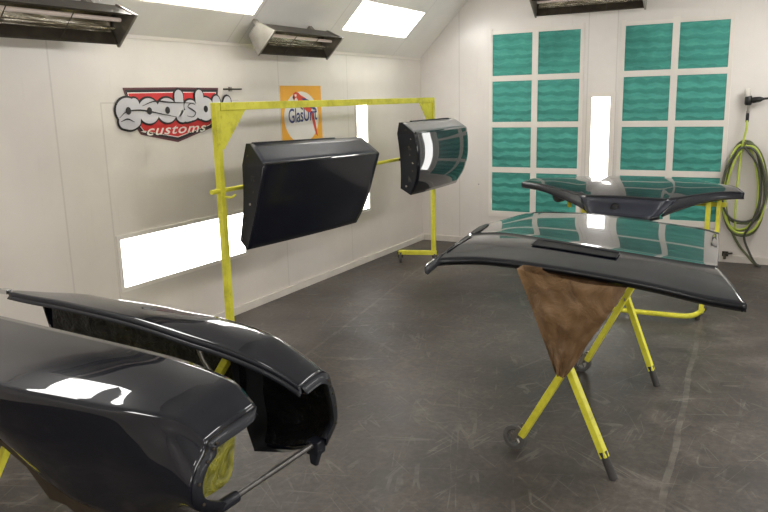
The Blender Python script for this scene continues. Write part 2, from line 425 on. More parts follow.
# ------------------------------------------------------------------ infrared heaters
def heater(label, o, ux, n, length, mats=None, brackets=(.12, .88), depth=.15, upv=None):
    # o: middle of aperture's start; ux: along the length; n: facing direction; cross axis = n x ux
    o, ux, n = Vector(o), Vector(ux).normalized(), Vector(n).normalized(); c = n.cross(ux).normalized()
    if c.z < 0: c = -c
    t = thing('infrared_heater', label, 'heater', o + ux*length/2 - c*.1, 'infrared heaters')
    hw = .105
    def P(a, b, d): return o + ux*a + c*b + n*d
    # housing shell: trapezoid trough with thickness
    sec_o = [(-hw-.012, 0), (-.06, -depth), (.06, -depth), (hw+.012, 0)]
    sec_i = [(hw, 0), (.052, -depth+.014), (-.052, -depth+.014), (-hw, 0)]
    sec = sec_o + sec_i
    m = MB(); vs = [P(a, b, d) for a in (0, length) for (b, d) in sec]; N = len(sec); fs = []
    for i in range(N):
        j = (i+1) % N; fs.append((i, j, N+j, N+i))
    fs += [(0,1,6,7), (1,2,5,6), (2,3,4,5), (N+7,N+6,N+1,N), (N+6,N+5,N+2,N+1), (N+5,N+4,N+3,N+2)]
    m.add(vs, fs); m.build('housing', DARKSTEEL, t)
    # end plates
    for a in (0, length):
        k = MB(); s = .012 if a == 0 else -.012
        poly = [P(a, b, d) for (b, d) in [(-hw-.022, .012), (-.066, -depth-.006), (.066, -depth-.006), (hw+.022, .012)]]
        poly2 = [p + ux*(s*-1.6) for p in poly]
        k.add(poly + poly2, [(0,1,2,3), (7,6,5,4), (0,4,5,1), (1,5,6,2), (2,6,7,3), (3,7,4,0)])
        k.build('end_plate', STEEL, t)
    # reflector sheet
    r = []
    for i in range(9):
        u = -1 + i/4; r.append((u*.095, -depth + .022 + .06*u*u + .035*u**4))
    m = MB(); m.grid([[P(a, b, d) for (b, d) in r] for a in [.015 + (length-.03)*k/10 for k in range(11)]]); m.build('reflector', REFLECT, t, smooth=50)
    m = MB(); m.tube([P(.03, .035, -.045), P(length-.03, .035, -.045)], .013, 10); m.build('heating_tube', PINK, t, smooth=50)
    m = MB(); m.tube([P(.03, -.035, -.05), P(length-.03, -.035, -.05)], .009, 10); m.build('heating_tube', REFLECT, t, smooth=50)
    m = MB()
    for f in (.33, .66): MB().tube([P(length*f, -hw, .004), P(length*f + .02, 0, -.015), P(length*f, hw, .004)], .003, 6).build('guard_wire', DARKSTEEL, t)
    return t, P
ns = Vector((S2, 0, -S2))
for lab, y0, L in (('long infrared heater on the slope above the near car fenders', 2.15, 1.25), ('shorter infrared heater on the slope above the orange poster', 4.81, .965)):
    t, P = heater(lab, (.35, y0, 2.182), (0,1,0), ns, L)
    for f in (.1, .9):
        m = MB(); m.bar(P(L*f, 0, -.14), P(L*f, 0, -.262), .045, .03)
        m.build('bracket', STEEL, t)
t, P = heater('infrared heater high on the back wall above the filter banks', (1.5, D-.36, 2.62), (1,0,0), (0,-.62,-.78), 1.09)
for f in (.12, .88):
    m = MB(); q = P(1.09*f, 0, -.15); m.bar(q, (q.x, D, q.z + .02), .04, .02); m.bar((q.x, D-.006, q.z-.08), (q.x, D-.006, q.z+.12), .06, .01, up=(0,1,0)); m.build('bracket', STEEL, t)

# ------------------------------------------------------------------ lettering helper
def text_polys(body, bold=0.0, shear=0.0, size=1.0, spacing=1.0):
    cu = bpy.data.curves.new('lettering', 'FONT'); cu.body = body; cu.size = size; cu.offset = bold; cu.shear = shear; cu.space_character = spacing
    cu.resolution_u = 4; cu.extrude = 0; cu.fill_mode = 'FRONT'
    ob = bpy.data.objects.new('lettering', cu); COL.objects.link(ob)
    bpy.context.view_layer.update()
    me = bpy.data.meshes.new_from_object(ob.evaluated_get(bpy.context.evaluated_depsgraph_get()))
    V = [tuple(v.co) for v in me.vertices]; F = [tuple(p.vertices) for p in me.polygons]
    bpy.data.objects.remove(ob); bpy.data.curves.remove(cu); bpy.data.meshes.remove(me)
    return V, F
def fit_text(mb, V, F, x0, x1, z0, z1, off, m, ref=None, warp=None):
    R = ref or V
    lx = min(v[0] for v in R); hx = max(v[0] for v in R); ly = min(v[1] for v in R); hy = max(v[1] for v in R)
    out = []
    for v in V:
        a = x0 + (v[0]-lx)/(hx-lx)*(x1-x0); b = z0 + (v[1]-ly)/(hy-ly)*(z1-z0)
        if warp: a, b = warp(a, b)
        out.append((off, a, b))
    mb.add(out, F, m)

# ------------------------------------------------------------------ red shield sign on the left wall
sign = thing('wall_sign', 'red shield sign with silver bubble lettering on the left wall', 'sign', (0, 4.13, 1.458))
def shield(k):
    c = (4.13, 1.66); pts = [(3.655, 1.848), (4.13, 1.852), (4.612, 1.848), (4.585, 1.70), (4.555, 1.575), (4.50, 1.545), (4.13, 1.458), (3.78, 1.530), (3.745, 1.575), (3.70, 1.70)]
    return [(c[0] + (a-c[0])*(1 - k/.48), c[1] + (b-c[1])*(1 - k/.19)) for a, b in pts]
m = MB()
m.prism(shield(0), (0,0,0), (0,1,0), (0,0,1), .004, 0)
for k, (ins, mi) in enumerate(((.014, 1), (.032, 2), (.038, 3))):
    m.add([(.0045 + .0012*k, a, b) for a, b in shield(ins)], [tuple(range(10))], mi)
m.build('shield', [MAROON, INK, LWHITE, RED], sign)
m = MB()
def thick(pts, rad, off, mi):
    # rounded pen stroke: pts of (y, z), radius per point or one
    P = spline([(a, b, 0) for a, b in pts], 4*len(pts)) if len(pts) > 2 else [Vector((a, b, 0)) for a, b in pts]
    P = [Vector((p.x, p.y)) for p in P]; n = len(P); L = []; R_ = []
    for i, p in enumerate(P):
        t = (P[min(i+1, n-1)] - P[max(i-1, 0)]).normalized(); q = Vector((-t.y, t.x))*rad
        L.append((off, p.x+q.x, p.y+q.y)); R_.append((off, p.x-q.x, p.y-q.y))
    m.grid([L, R_], mi)
    for e_, p in enumerate((P[0], P[-1])): m.add([(off - .00012*(e_+1), p.x + rad*math.cos(2*PI*k/16), p.y + rad*math.sin(2*PI*k/16)) for k in range(16)], [tuple(range(16))], mi)
def ring(cy, cz, ry, rz): return [(cy + ry*math.cos(2*PI*k/14), cz + rz*math.sin(2*PI*k/14)) for k in range(15)]
GL = [  # centre lines of the bubble letters g o o l s b y
    ('o', 3.672, 1.695, .058, .043), [(3.735,1.735),(3.738,1.64)], [(3.735,1.628),(3.69,1.612),(3.63,1.622)],
    ('o', 3.862, 1.690, .055, .043), ('o', 4.036, 1.690, .055, .043),
    [(4.163,1.790),(4.163,1.66),(4.185,1.642)],
    ('o', 4.276, 1.712, .022, .004), ('o', 4.288, 1.658, .026, .004), [(4.225,1.645),(4.27,1.650)],
    [(4.378,1.790),(4.378,1.66)], ('o', 4.438, 1.690, .055, .043),
    [(4.565,1.745),(4.585,1.69),(4.625,1.665)], [(4.695,1.740),(4.655,1.67),(4.60,1.605),(4.55,1.590)]]
for rad, off, mi in ((.058, .0075, 0), (.044, .0125, 1)):
    for q_, st in enumerate(GL):
        of = off + .00036*q_
        if st[0] == 'o': m.add([(of, st[1] + (st[3]+rad)*math.cos(2*PI*k/32), st[2] + (st[4]+rad)*math.sin(2*PI*k/32)) for k in range(32)], [tuple(range(32))], mi)
        else: thick(st, rad, of, mi)
def thin(pts, wd, off, mi):
    P = [Vector((0, a, b)) for a, b in pts]; n = len(P); L = []; R_ = []
    for i, p in enumerate(P):
        t = (P[min(i+1, n-1)] - P[max(i-1, 0)]).normalized(); q = Vector((0, -t.z, t.y)) * wd * (1 - abs(2*i/(n-1) - 1)*.7)
        L.append((off, p.y+q.y, p.z+q.z)); R_.append((off, p.y-q.y, p.z-q.z))
    m.grid([L, R_], mi)
for pts in ([(3.59,1.65),(3.66,1.69),(3.80,1.695),(3.98,1.665),(4.12,1.640)], [(3.80,1.725),(3.92,1.755),(4.08,1.745),(4.34,1.735)], [(4.33,1.722),(4.28,1.735),(4.245,1.712),(4.29,1.688),(4.325,1.665),(4.29,1.635),(4.23,1.645)], [(3.60,1.625),(3.66,1.640),(3.72,1.618)], [(4.50,1.70),(4.58,1.715),(4.66,1.70)]):
    thin([tuple(p)[:2] for p in spline([(a, b, 0) for a, b in pts], 16)], .006, .0175, 0)
for (a, b) in ((3.672, 1.695), (3.862, 1.690), (4.036, 1.690), (4.438, 1.690)):
    m.add([(.018, a + .024*math.cos(2*PI*k/14), b + .026*math.sin(2*PI*k/14)) for k in range(14)], [tuple(range(14))], 0)
m.build('lettering', [INK, SILVER], sign)
m = MB(); ref, _ = text_polys('customs', .01, .35, 1, 1.1)
for bold, off, mi in ((.05, .0062, 0), (.012, .0070, 1)):
    V, F = text_polys('customs', bold, .35, 1, 1.1); fit_text(m, V, F, 3.83, 4.44, 1.520, 1.578, off, mi, ref)
m.add([(.0095, a, b) for a, b in ((3.77,1.552),(3.82,1.540),(3.82,1.556))], [(0,1,2)], 1)
m.add([(.0095, a, b) for a, b in ((4.49,1.575),(4.54,1.578),(4.49,1.588))], [(0,1,2)], 1)
m.build('small_lettering', [INK, LWHITE], sign)

# ------------------------------------------------------------------ orange poster with a parrot
post = thing('wall_poster', 'orange poster with a parrot and blue lettering on the left wall', 'poster', (0, 5.745, 1.38))
m = MB(); m.box((.002, 5.745, 1.624), (.004, .645, .488), 0)
oval = []
for k in range(40):
    a = 2*PI*k/40; oval.append((.0046, 5.735 + .275*math.cos(a), max(1.381, 1.585 + .232*math.sin(a))))
m.add(oval, [tuple(range(40))], 1); m.build('sheet', [ORANGE, PWHITE], post)
m = MB(); V, F = text_polys('GlasUrit', .012, 0, 1, .95); fit_text(m, V, F, 5.525, 5.985, 1.535, 1.665, .0052, 0, None, lambda a, b: (a, b + (a-5.525)*.045)); m.build('lettering', PBLUE, post)
m = MB()
def flat(pts, off, mi): m.add([(off, a, b) for a, b in pts], [tuple(range(len(pts)))], mi)
flat([(5.60,1.765),(5.615,1.80),(5.65,1.815),(5.69,1.808),(5.725,1.785),(5.80,1.76),(5.86,1.72),(5.90,1.66),(5.88,1.625),(5.83,1.63),(5.76,1.67),(5.70,1.72),(5.66,1.765),(5.64,1.755),(5.62,1.735)], .0056, 0)   # head, breast, back
flat([(5.735,1.755),(5.80,1.755),(5.87,1.735),(5.93,1.69),(5.985,1.645),(5.93,1.650),(5.86,1.675),(5.79,1.715)], .0062, 1)      # wing
flat([(5.87,1.64),(5.91,1.64),(5.955,1.53),(5.985,1.40),(5.955,1.42),(5.92,1.50)], .0048, 0)   # tail
flat([(5.70,1.69),(5.74,1.685),(5.735,1.668),(5.76,1.665),(5.75,1.65),(5.72,1.665)], .0064, 2)  # foot
flat([(5.628,1.79),(5.66,1.795),(5.665,1.775),(5.64,1.768)], .0064, 3)  # cheek
flat([(5.60,1.765),(5.612,1.782),(5.632,1.772),(5.622,1.735)], .0066, 2)  # beak
m.build('parrot_emblem', [PRED, PBLUE, INK, PWHITE], post)
# little steel hook on the wall right of the shield sign
hk = thing('wall_hook', 'small steel wall hook right of the red shield sign', 'hook', (0, 4.72, 1.83))
m = MB(); m.tube([(.015, 4.66, 1.838), (.015, 4.88, 1.838)], .006, 8); m.build('rod', DARKSTEEL, hk)
m = MB(); m.box((.008, 4.75, 1.838), (.016, .03, .035)); m.build('plate', STEEL, hk, bevel=.002)

# ------------------------------------------------------------------ yellow rack for the doors
RX = .69
rack = thing('door_rack', 'tall yellow steel rack holding the hanging car doors', 'rack', (RX, 5.45, 0))
YA, YB = 3.775, 7.095; ZR = 1.735
def tubebox(name, a, b, w, h=None): return MB().bar(a, b, w, h).build(name, YELLOW, rack, bevel=.004)
tubebox('post', (RX, YA, .085), (RX, YA, ZR), .044)
tubebox('post', (RX, YB, .085), (RX, YB, ZR), .042)
tubebox('beam', (RX, YA+.026, ZR-.026), (RX, YB-.026, ZR-.026), .05, .052)
for y, s in ((YA, 1), (YB, -1)):
    m = MB(); m.prism([(s*.02, 0), (s*.34, 0), (s*.30, -.045), (s*.055, -.30), (s*.02, -.30)], (RX-.006, y, ZR-.003), (0,1,0), (0,0,1), .012); m.build('gusset', YELLOW, rack)
MB().tube([(RX+.005, YA-.10, 1.165), (RX+.005, YB+.02, 1.165)], .016, 12).build('crossbar', YELLOW, rack, smooth=50)
m = MB(); m.tube([(RX+.02, YA+.01, 1.125), (RX+.05, YA+.04, 1.115), (RX+.07, YA+.06, 1.135)], .008, 8); m.build('peg', YELLOW, rack, smooth=50)
def caster(x, y, r, parent, wide=.026, ax=(1,0,0)):
    ax = Vector(ax).normalized(); t_ = Vector((0,0,1)).cross(ax)
    m = MB(); m.lathe([(0,-wide*.5),(r*.5,-wide*.5),(r*.8,-wide*.5),(r,-wide*.3),(r,wide*.3),(r*.8,wide*.5),(r*.5,wide*.5),(0,wide*.5)], (x, y, r), ax, 20)
    wl = m.build('wheel', TYRE, parent, smooth=40)
    m = MB(); c = Vector((x, y, r))
    for s in (-1, 1): m.bar(c + ax*s*wide*.75, c + ax*s*wide*.75 + Vector((0,0,r*1.05)) + t_*r*.3, .006, .02)
    m.box(c + Vector((0,0,r*1.08)) + t_*r*.3, (.05, .05, .008)); m.build('caster_fork', DARKSTEEL, parent)
    return wl
for y in (YA, YB):
    tubebox('foot', (RX-.36, y-.12, .105), (RX+.03, y+.01, .105), .05, .045)
    caster(RX-.335, y-.13, .05, rack, ax=(.9,.4,0)); caster(RX+.01, y, .05, rack, ax=(.9,.4,0))
# ------------------------------------------------------------------ car doors
def car_door(label, yA, yB, zc, prof, rear_cut, front_cut, hangers, lipspan, topmat, tilt, skinmat):
    """prof: list of (x, z) from top inner edge over the crease to the bottom; yA..yB along the crease.
       rear_cut(z) / front_cut(z): y offsets of the two ends."""
    t = thing('hanging_car_door', label, 'car door', (.95, (yA+yB)/2, prof[-1][1]), 'hanging car doors')
    sec = []
    # top panel (straight), rounded crease, curved skin
    i_c = 2
    top = [Vector((*prof[0], 0)).lerp(Vector((*prof[1], 0)), k/5) for k in range(6)]
    low = spline([(p[0], p[1], 0) for p in prof[2:]], 16)
    sec = [(p.x, p.y) for p in top] + [(p.x, p.y) for p in low]
    rows = []
    NY = 30
    for k in range(NY + 1):
        u = k / NY; row = []
        for (x, z) in sec:
            a = yA + front_cut(z); b = yB + rear_cut(z); y = a + (b - a)*u
            bow = .018*(1 - (2*u - 1)**2)
            row.append((x + bow, y, z + tilt*(.33 - u)))
        rows.append(row)
    MB().grid([r[5:] for r in rows]).build('outer_skin', skinmat, t, smooth=28, solid=.004, soff=-1)
    tp = MB().grid([r[:6] for r in rows]).build('top_panel', topmat, t, smooth=28, solid=.004, soff=-1)
    # inner shell: solid tray behind the skin, follows the outline
    dz0 = prof[0][1]; dz1 = prof[-1][1]
    inner = []
    xin = prof[0][0] - .045
    for k in range(NY + 1):
        u = k/NY; row = []
        for (x, z) in sec:
            a = yA + front_cut(z); b = yB + rear_cut(z); y = a + (b - a)*u
            row.append((min(xin + .02*math.sin((z-dz1)*5), x - .03), y + (.018 if k == 0 else 0), z + tilt*(.33 - u) + .055*max(0, 1-(z-dz1)/.25)))
        inner.append(row)
    m = MB(); m.grid(inner)
    for rr, rq in ((rows[0], inner[0]), (rows[-1], inner[-1])):
        m.grid([[(p[0]-.006, p[1] + (.004 if rr is rows[0] else -.004), p[2]) for p in rr], [(q[0], q[1] + (.004 if rr is rows[0] else -.004), q[2]) for q in rq]])
    m.grid([[(r[-1][0]-.004, r[-1][1], r[-1][2]+.004) for r in rows], [r[-1] for r in inner]])
    m.grid([[r[0] for r in rows], [r[0] for r in inner]])
    sh = m.build('inner_shell', NAVYEDGE, t, smooth=30)
    # window slot lip along the top
    m = MB(); z = prof[0][1]; m.bar((prof[0][0]-.006, lipspan[0], z+.003+tilt*(.33-(lipspan[0]-yA)/(yB-yA))), (prof[0][0]-.006, lipspan[1], z+.003+tilt*(.33-(lipspan[1]-yA)/(yB-yA))), .03, .014); m.build('window_channel', NAVYEDGE, t, bevel=.004)
    # moulding step under the crease
    ym = yA + (yB-yA)*.52
    m = MB(); m.tube([(prof[1][0]+.012+.018*(1-(2*k/8-1)**2)*.5, yA+.01+(ym-yA-.02)*k/8, prof[1][1]-.004+tilt*(.33-.52*k/8)) for k in range(9)], .009, 8); m.build('belt_bead', PAINT, t, smooth=60)
    # hinge face hardware: holes, bolts, striker plates
    m = MB(); rnd = random.Random(int(yA*100))
    zs = [dz1 + .08 + (dz0-dz1-.15)*k/7 for k in range(8)]
    for k, z in enumerate(zs):
        yy = yA + front_cut(z) + .015
        xo = interp([p[1] for p in prof[::-1]], [p[0] for p in prof[::-1]], z)
        xx = xo - .05 - .055*rnd.random()
        h = MB(); h.lathe([(0,-.006),(.006+.005*rnd.random(),-.006),(.010,0)], (xx, yy, z), (0,1,0), 10); h.build('bolt', STEEL if k % 3 == 0 else DARKSTEEL, t)
        if k in (1, 5): MB().box((xo-.08, yy, z), (.034, .006, .06)).build('hinge_plate', BLACKP, t, bevel=.002)
    m = MB(); m.tube([(interp([p[1] for p in prof[::-1]], [p[0] for p in prof[::-1]], z)-.004, yA+front_cut(z)-.002, z) for z in [dz1+.02+(prof[1][1]-dz1-.03)*k/8 for k in range(9)]], .005, 6); m.build('edge_highlight_flange', PAINT, t, smooth=60)
    for y in hangers:
        m = MB(); m.tube([(xin+.02, y, 1.165), (RX+.02, y, 1.165)], .012, 10); m.build('hanger', DARKSTEEL, t, smooth=50)
    return t
prof1 = [(.845,1.452), (.990,1.330), (.998,1.316), (.976,1.20), (.944,1.04), (.908,.89), (.870,.765)]
car_door('large navy car door hanging on the rack before the orange poster', 3.845, 5.39, 1.32, prof1,
         lambda z: interp([.765,.86,1.0,1.1,1.2,1.316,1.34,1.452], [-.19,-.13,-.075,-.055,-.03,.0,.0,-.02], z), lambda z: interp([.765,1.316,1.452], [-.06,.0,.07], z), (4.2, 5.1), (3.95, 4.95), SATIN, .038, DULL)
prof2 = [(.845,1.517), (.985,1.432), (.998,1.418), (1.012,1.30), (1.012,1.14), (.985,.99), (.915,.855)]
car_door('smaller navy car door on far end of rack reflecting green filters', 6.06, 7.28, 1.42, prof2,
         lambda z: interp([.855,1.0,1.15,1.418,1.517], [-.10,-.05,-.01,0,.02], z), lambda z: interp([.855,1.418,1.517], [.06,.0,.06], z), (6.3, 7.0), (6.30, 7.15), SATING, 0, PAINT)

# ------------------------------------------------------------------ stands
def pad_leg(stand, a, b, w=.034): return MB().bar(a, b, w).build('leg', YELLOW, stand, bevel=.004)
def x_stand(label, planes, top_z, cross_h, base=None):
    """planes: list of (wheel foot xy, plain foot xy, crossing xyz); arms run on past the crossing"""
    (w0, f0, c0), (w1, f1, c1) = planes
    t = thing('panel_stand', label, 'stand', ((w0[0]+f1[0])/2, (w0[1]+f1[1])/2, 0), 'folding panel stands')
    tops = []
    for (w_, f_, c_) in planes:
        c = Vector(c_); n = Vector((f_[0]-w_[0], f_[1]-w_[1], 0)).normalized().cross(Vector((0,0,1)))
        ends = []
        for k, p in enumerate((w_, f_)):
            gp = Vector((p[0], p[1], 0)); d = c - gp; foot = gp + d*((.085 if k == 0 else .09)/d.z); d = (c - foot); tt = (top_z - foot.z)/d.z
            top = foot + d*tt; o = n*(.018 if k == 0 else -.018)
            pad_leg(t, foot + o*1, top + o*1)
            ends.append(top + o)
            if k == 0:
                r = .062; ax = n
                m = MB(); m.lathe([(r*.62,-.012),(r*.7,-.016),(r,-.014),(r,.014),(r*.7,.016),(r*.62,.012),(r*.62,-.012)], (p[0], p[1], r), ax, 24)
                wl = m.build('wheel', TYRE, t, smooth=40)
                m = MB(); m.lathe([(0,-.014),(.016,-.014),(.016,.014),(0,.014)], (p[0], p[1], r), ax, 12)
                for q in range(5):
                    a = 2*PI*q/5; m.bar(Vector((p[0],p[1],r)), Vector((p[0],p[1],r)) + (Vector((0,0,1))*math.cos(a) + n.cross(Vector((0,0,1)))*math.sin(a))*r*.64, .012, .01)
                m.build('hub', STEEL, wl)
                m = MB(); ct = Vector((p[0], p[1], r)); d2 = d.normalized()
                for s in (-1, 1): m.bar(ct + n*s*.019, ct + n*s*.019 + d2*.075, .005, .024)
                m.build('wheel_fork', STEEL, t)
            else:
                m = MB(); d2 = d.normalized(); m.tube([gp + o, gp + o + d2*.02, foot + o, foot + d2*.03 + o], [.021,.020,.018,.020], 12); m.build('rubber_foot', RUBBER, t, smooth=50)
        m = MB(); m.lathe([(0,-.035),(.012,-.035),(.012,.035),(0,.035)], c, n, 10); m.build('pivot_bolt', STEEL, t)
        tops.append(ends)
    for k in (0, 1):
        a, b = tops[0][k], tops[1][k]; d = (b - a).normalized()
        MB().tube([a + d*.005, b + d*.05], .019, 12).build('crossbar', YELLOW, t, smooth=50)
    return t, tops
stand1, tops1 = x_stand('yellow folding stand with brown paper under the near hood', [((2.875,3.326), (3.377,3.204), (3.135,3.285,.478)), ((2.907,4.527), (3.375,4.449), (3.17,4.485,.52))], .880, .5)

# ------------------------------------------------------------------ brown masking paper on that stand
m = MB(); rows = []
A, B_, Cc = Vector((2.915, 3.215, .955)), Vector((3.415, 3.165, .925)), Vector((3.150, 3.175, .482))
for i in range(25):
    v = i/24; row = []
    a = A.lerp(Cc + Vector((-.035, 0, .01)), v); b = B_.lerp(Cc + Vector((.012, 0, 0)), v)
    for j in range(25):
        u = j/24; p = a.lerp(b, u)
        nz = noise.noise(Vector((u*5, v*4, 1.3)))*.024 + noise.noise(Vector((u*11+3, v*9, 4)))*.014
        fold = .022*math.sin(u*PI)*(1-v) + .010*abs(math.sin((u-.5)*9 + v*2))*(1-v)
        row.append((p.x + nz*.3, p.y - fold - nz - .012 - .02*math.sin(PI*u), p.z))
    rows.append(row)
m.grid(rows)
back = []
for r in rows: back.append([(p[0], p[1] + .09 + .07*math.sin(PI*j/24), p[2]) for j, p in enumerate(r)])
m.grid(back, 0)
m.grid([[r[0] for r in rows], [r[0] for r in back]]); m.grid([[r[-1] for r in rows], [r[-1] for r in back]])
o = m.build('masking_paper', PAPER, smooth=50); tag(o, 'brown masking paper wrapped in a triangle around the near stand', 'paper')

# ------------------------------------------------------------------ near hood panel
hood = thing('car_hood', 'large navy hood panel with a slot lying on the near yellow stand', 'car hood', (3.1, 3.8, .93), 'navy hood panels')
lip = spline([(2.512,3.065,.950),(2.486,3.215,.954),(2.639,3.313,.957),(2.789,3.324,.957),(3.096,3.266,.957),(3.468,3.139,.956),(3.712,3.018,.953),(3.80,2.99,.951),(3.878,2.975,.950)], 41)
ridge = spline([(2.455,3.74,.99),(2.637,3.777,1.0),(2.926,3.673,1.002),(3.308,3.502,1.002),(3.628,3.379,1.0),(3.741,3.362,.996)], 41)
mid2 = spline([(2.41,4.05,.985),(2.60,4.10,1.006),(2.88,4.08,1.012),(3.28,3.93,1.012),(3.62,3.80,1.006),(3.715,3.77,.996)], 41)
far = spline([(2.415,4.36,.972),(2.545,4.60,.995),(2.785,4.655,1.0),(3.0,4.60,1.002),(3.241,4.495,1.002),(3.56,4.36,.996),(3.67,4.305,.984)], 41)
rows = []
for k in range(13):
    t_ = k/12; z = .012*math.sin(PI*t_)
    rows.append([a.lerp(b, t_) + Vector((0, 0, z*.5)) for a, b in zip(lip, ridge)])
top = []
for i in range(41):
    top.append(spline([tuple(ridge[i]), tuple(mid2[i]), tuple(far[i])], 17))
rows2 = [[top[i][k] for i in range(41)] for k in range(17)]
for r in rows2[:3]:
    pass
m = MB(); m.grid(rows)
# tiny step at the ridge so that the crease reads
m.grid([[p for p in rows[-1]], [p + Vector((0, .012, .006)) for p in rows[-1]]])
rows2[0] = [p + Vector((0, .012, .006)) for p in rows[-1]]
m.grid(rows2)
m.build('outer_skin', PAINT, hood, smooth=30, solid=.004)
# turned-down rims
def rim(line, dn, inw, name, mat, par):
    a = [Vector(p) for p in line]; b = [p + Vector((0,0,-dn*.55)) for p in a]; c_ = [p + Vector(inw) + Vector((0,0,-dn)) for p in a]
    return MB().grid([a, b, c_]).build(name, mat, par, smooth=50, solid=.003, soff=0)
rim(lip, .032, (0,.014,0), 'front_lip', LIPDARK, hood)
left_edge = [r[0] for r in rows] + [r[0] for r in rows2]; right_edge = [r[-1] for r in rows] + [r[-1] for r in rows2]
rim(left_edge, .03, (.015,0,0), 'side_rim', NAVYEDGE, hood); rim(right_edge, .03, (-.015,0,0), 'side_rim', NAVYEDGE, hood)
rim([p for p in far], .028, (0,-.012,0), 'rear_rim', NAVYEDGE, hood)
edge = [r[0] + (r[1]-r[0])*0 for r in rows2]
MB().grid([[p + Vector((.000,0,.004)) for p in edge[1:11]], [r[0].lerp(r[2], w_) + Vector((0,0,.004)) for r, w_ in zip(rows2[1:11], (.5,.9,1.1,1.1,1.1,1.1,1.0,.9,.7,.3))]]).build('dark_edge_reflection', BLACK, hood, smooth=50)  # black strip painted in as the dark reflection of the bent left edge
MB().grid([[r[0] + Vector((.01,0,.004)) for r in rows[5:-1]], [r[0].lerp(r[2], .8) + Vector((.01,0,.004)) for r in rows[5:-1]]]).build('dark_edge_reflection', BLACK, hood, smooth=50)  # same dark reflection, put in as black along the sloped front
# under frame
m = MB(); und = []
for k in (2, 6, 11): und.append([p + Vector((0,0,-.035)) for p in rows[k][2:-2]])
for k in (4, 9, 14): und.append([p + Vector((0,0,-.038)) for p in rows2[k][2:-2]])
m.grid(und); m.build('under_frame', NAVYEDGE, hood, smooth=40, solid=.006)
# slot along the ridge
def on_slope(x, k):   # point on the sloped front by x at row k
    r = rows[k]; j = min(range(40), key=lambda i: abs((r[i].x + r[i+1].x)/2 - x)); p, q = r[j], r[j+1]
    return p.lerp(q, max(0, min(1, (x - p.x)/(q.x - p.x))))
m = MB(); up = Vector((0,-.02,.004)); xs = [2.87 + (3.315-2.87)*k/14 for k in range(15)]
m.grid([[on_slope(x, 11) + Vector((0,0,.004)) for x in xs], [on_slope(x, 9) + Vector((0,0,.003)) for x in xs], [on_slope(x, 8) + Vector((0,0,.0035)) for x in xs]]); slot = m.build('vent_slot', BLACK, hood, smooth=50)
m = MB(); loop = [on_slope(x, 11) + Vector((0,.004,.006)) for x in xs] + [on_slope(x, 8) + Vector((0,0,.006)) for x in xs[::-1]]
m.tube(loop, .003, 8, closed=True); m.build('slot_surround', NAVYEDGE, slot, smooth=60)
for x, y in ((tops1[0][0].x, 3.52), (tops1[0][1].x, 3.56), (tops1[1][0].x, 4.45), (tops1[1][1].x, 4.40)):
    MB().box((x, y, .925), (.05, .10, .07)).build('support_pad', RUBBER, stand1, bevel=.005)

# ------------------------------------------------------------------ far hood panel with nose
hood2 = thing('car_hood', 'navy hood panel with swept side horns and blunt nose before the filters', 'car hood', (2.87, 6.2, .83), 'navy hood panels')
back_l = spline([(2.10,6.42,1.005),(2.30,6.55,1.02),(2.58,6.62,1.026),(2.864,6.63,1.028),(3.12,6.60,1.026),(3.348,6.52,1.02),(3.535,6.35,1.005)], 61)
front_l = spline([(1.955,6.185,.998),(2.06,6.13,.998),(2.18,6.06,.992),(2.33,5.98,.972),(2.47,5.90,.955),(2.56,5.84,.948),(2.62,5.80,.946),(2.87,5.78,.95),(3.15,5.76,.945),(3.22,5.80,.945),(3.30,5.86,.954),(3.40,5.93,.972),(3.50,5.98,.985),(3.60,6.01,.992),(3.70,6.01,.994)], 61)
rows = []
for k in range(15):
    t_ = k/14; row = []
    for i in range(61):
        p = front_l[i].lerp(back_l[i], t_); u = i/60
        cen = max(0, 1 - abs(u-.5)/.32)**.8
        p = p + Vector((0, 0, .022*math.sin(PI*t_) + .006*cen*math.sin(PI*min(1,t_*1.3))))
        # soft scallops either side of the centre
        p.z += .010*math.exp(-((u-.68)/.05)**2)*math.sin(PI*t_) + .010*math.exp(-((u-.32)/.05)**2)*math.sin(PI*t_)
        row.append(p)
    rows.append(row)
m = MB(); m.grid(rows); m.build('outer_skin', PAINT, hood2, smooth=35, solid=.004)
rim(back_l, .03, (0,-.012,0), 'rear_rim', NAVYEDGE, hood2)
rim(rows and [r[0] for r in rows], .03, (.012,0,0), 'side_rim', NAVYEDGE, hood2); rim([r[-1] for r in rows], .03, (-.012,0,0), 'side_rim', NAVYEDGE, hood2)
# dark front band of each horn
for a, b in ((0, 21), (41, 61)):
    seg = front_l[a:b]; n_ = len(seg); up_ = []; lo = []; ba = []
    for i, p in enumerate(seg):
        g = (i/(n_-1))**2 if a == 0 else (1 - i/(n_-1))**2; p = Vector(p); sx_ = (2.865 - p.x)*.24*g
        up_.append(p + Vector((0,-.002,.002))); lo.append(p + Vector((sx_, -.004 - .09*g, -.038 - .074*g))); ba.append(p + Vector((sx_, .04 - .06*g, -.052 - .08*g)))
    MB().grid([up_, lo, ba]).build('front_band', NAVYEDGE, hood2, smooth=50, solid=.003, soff=0)
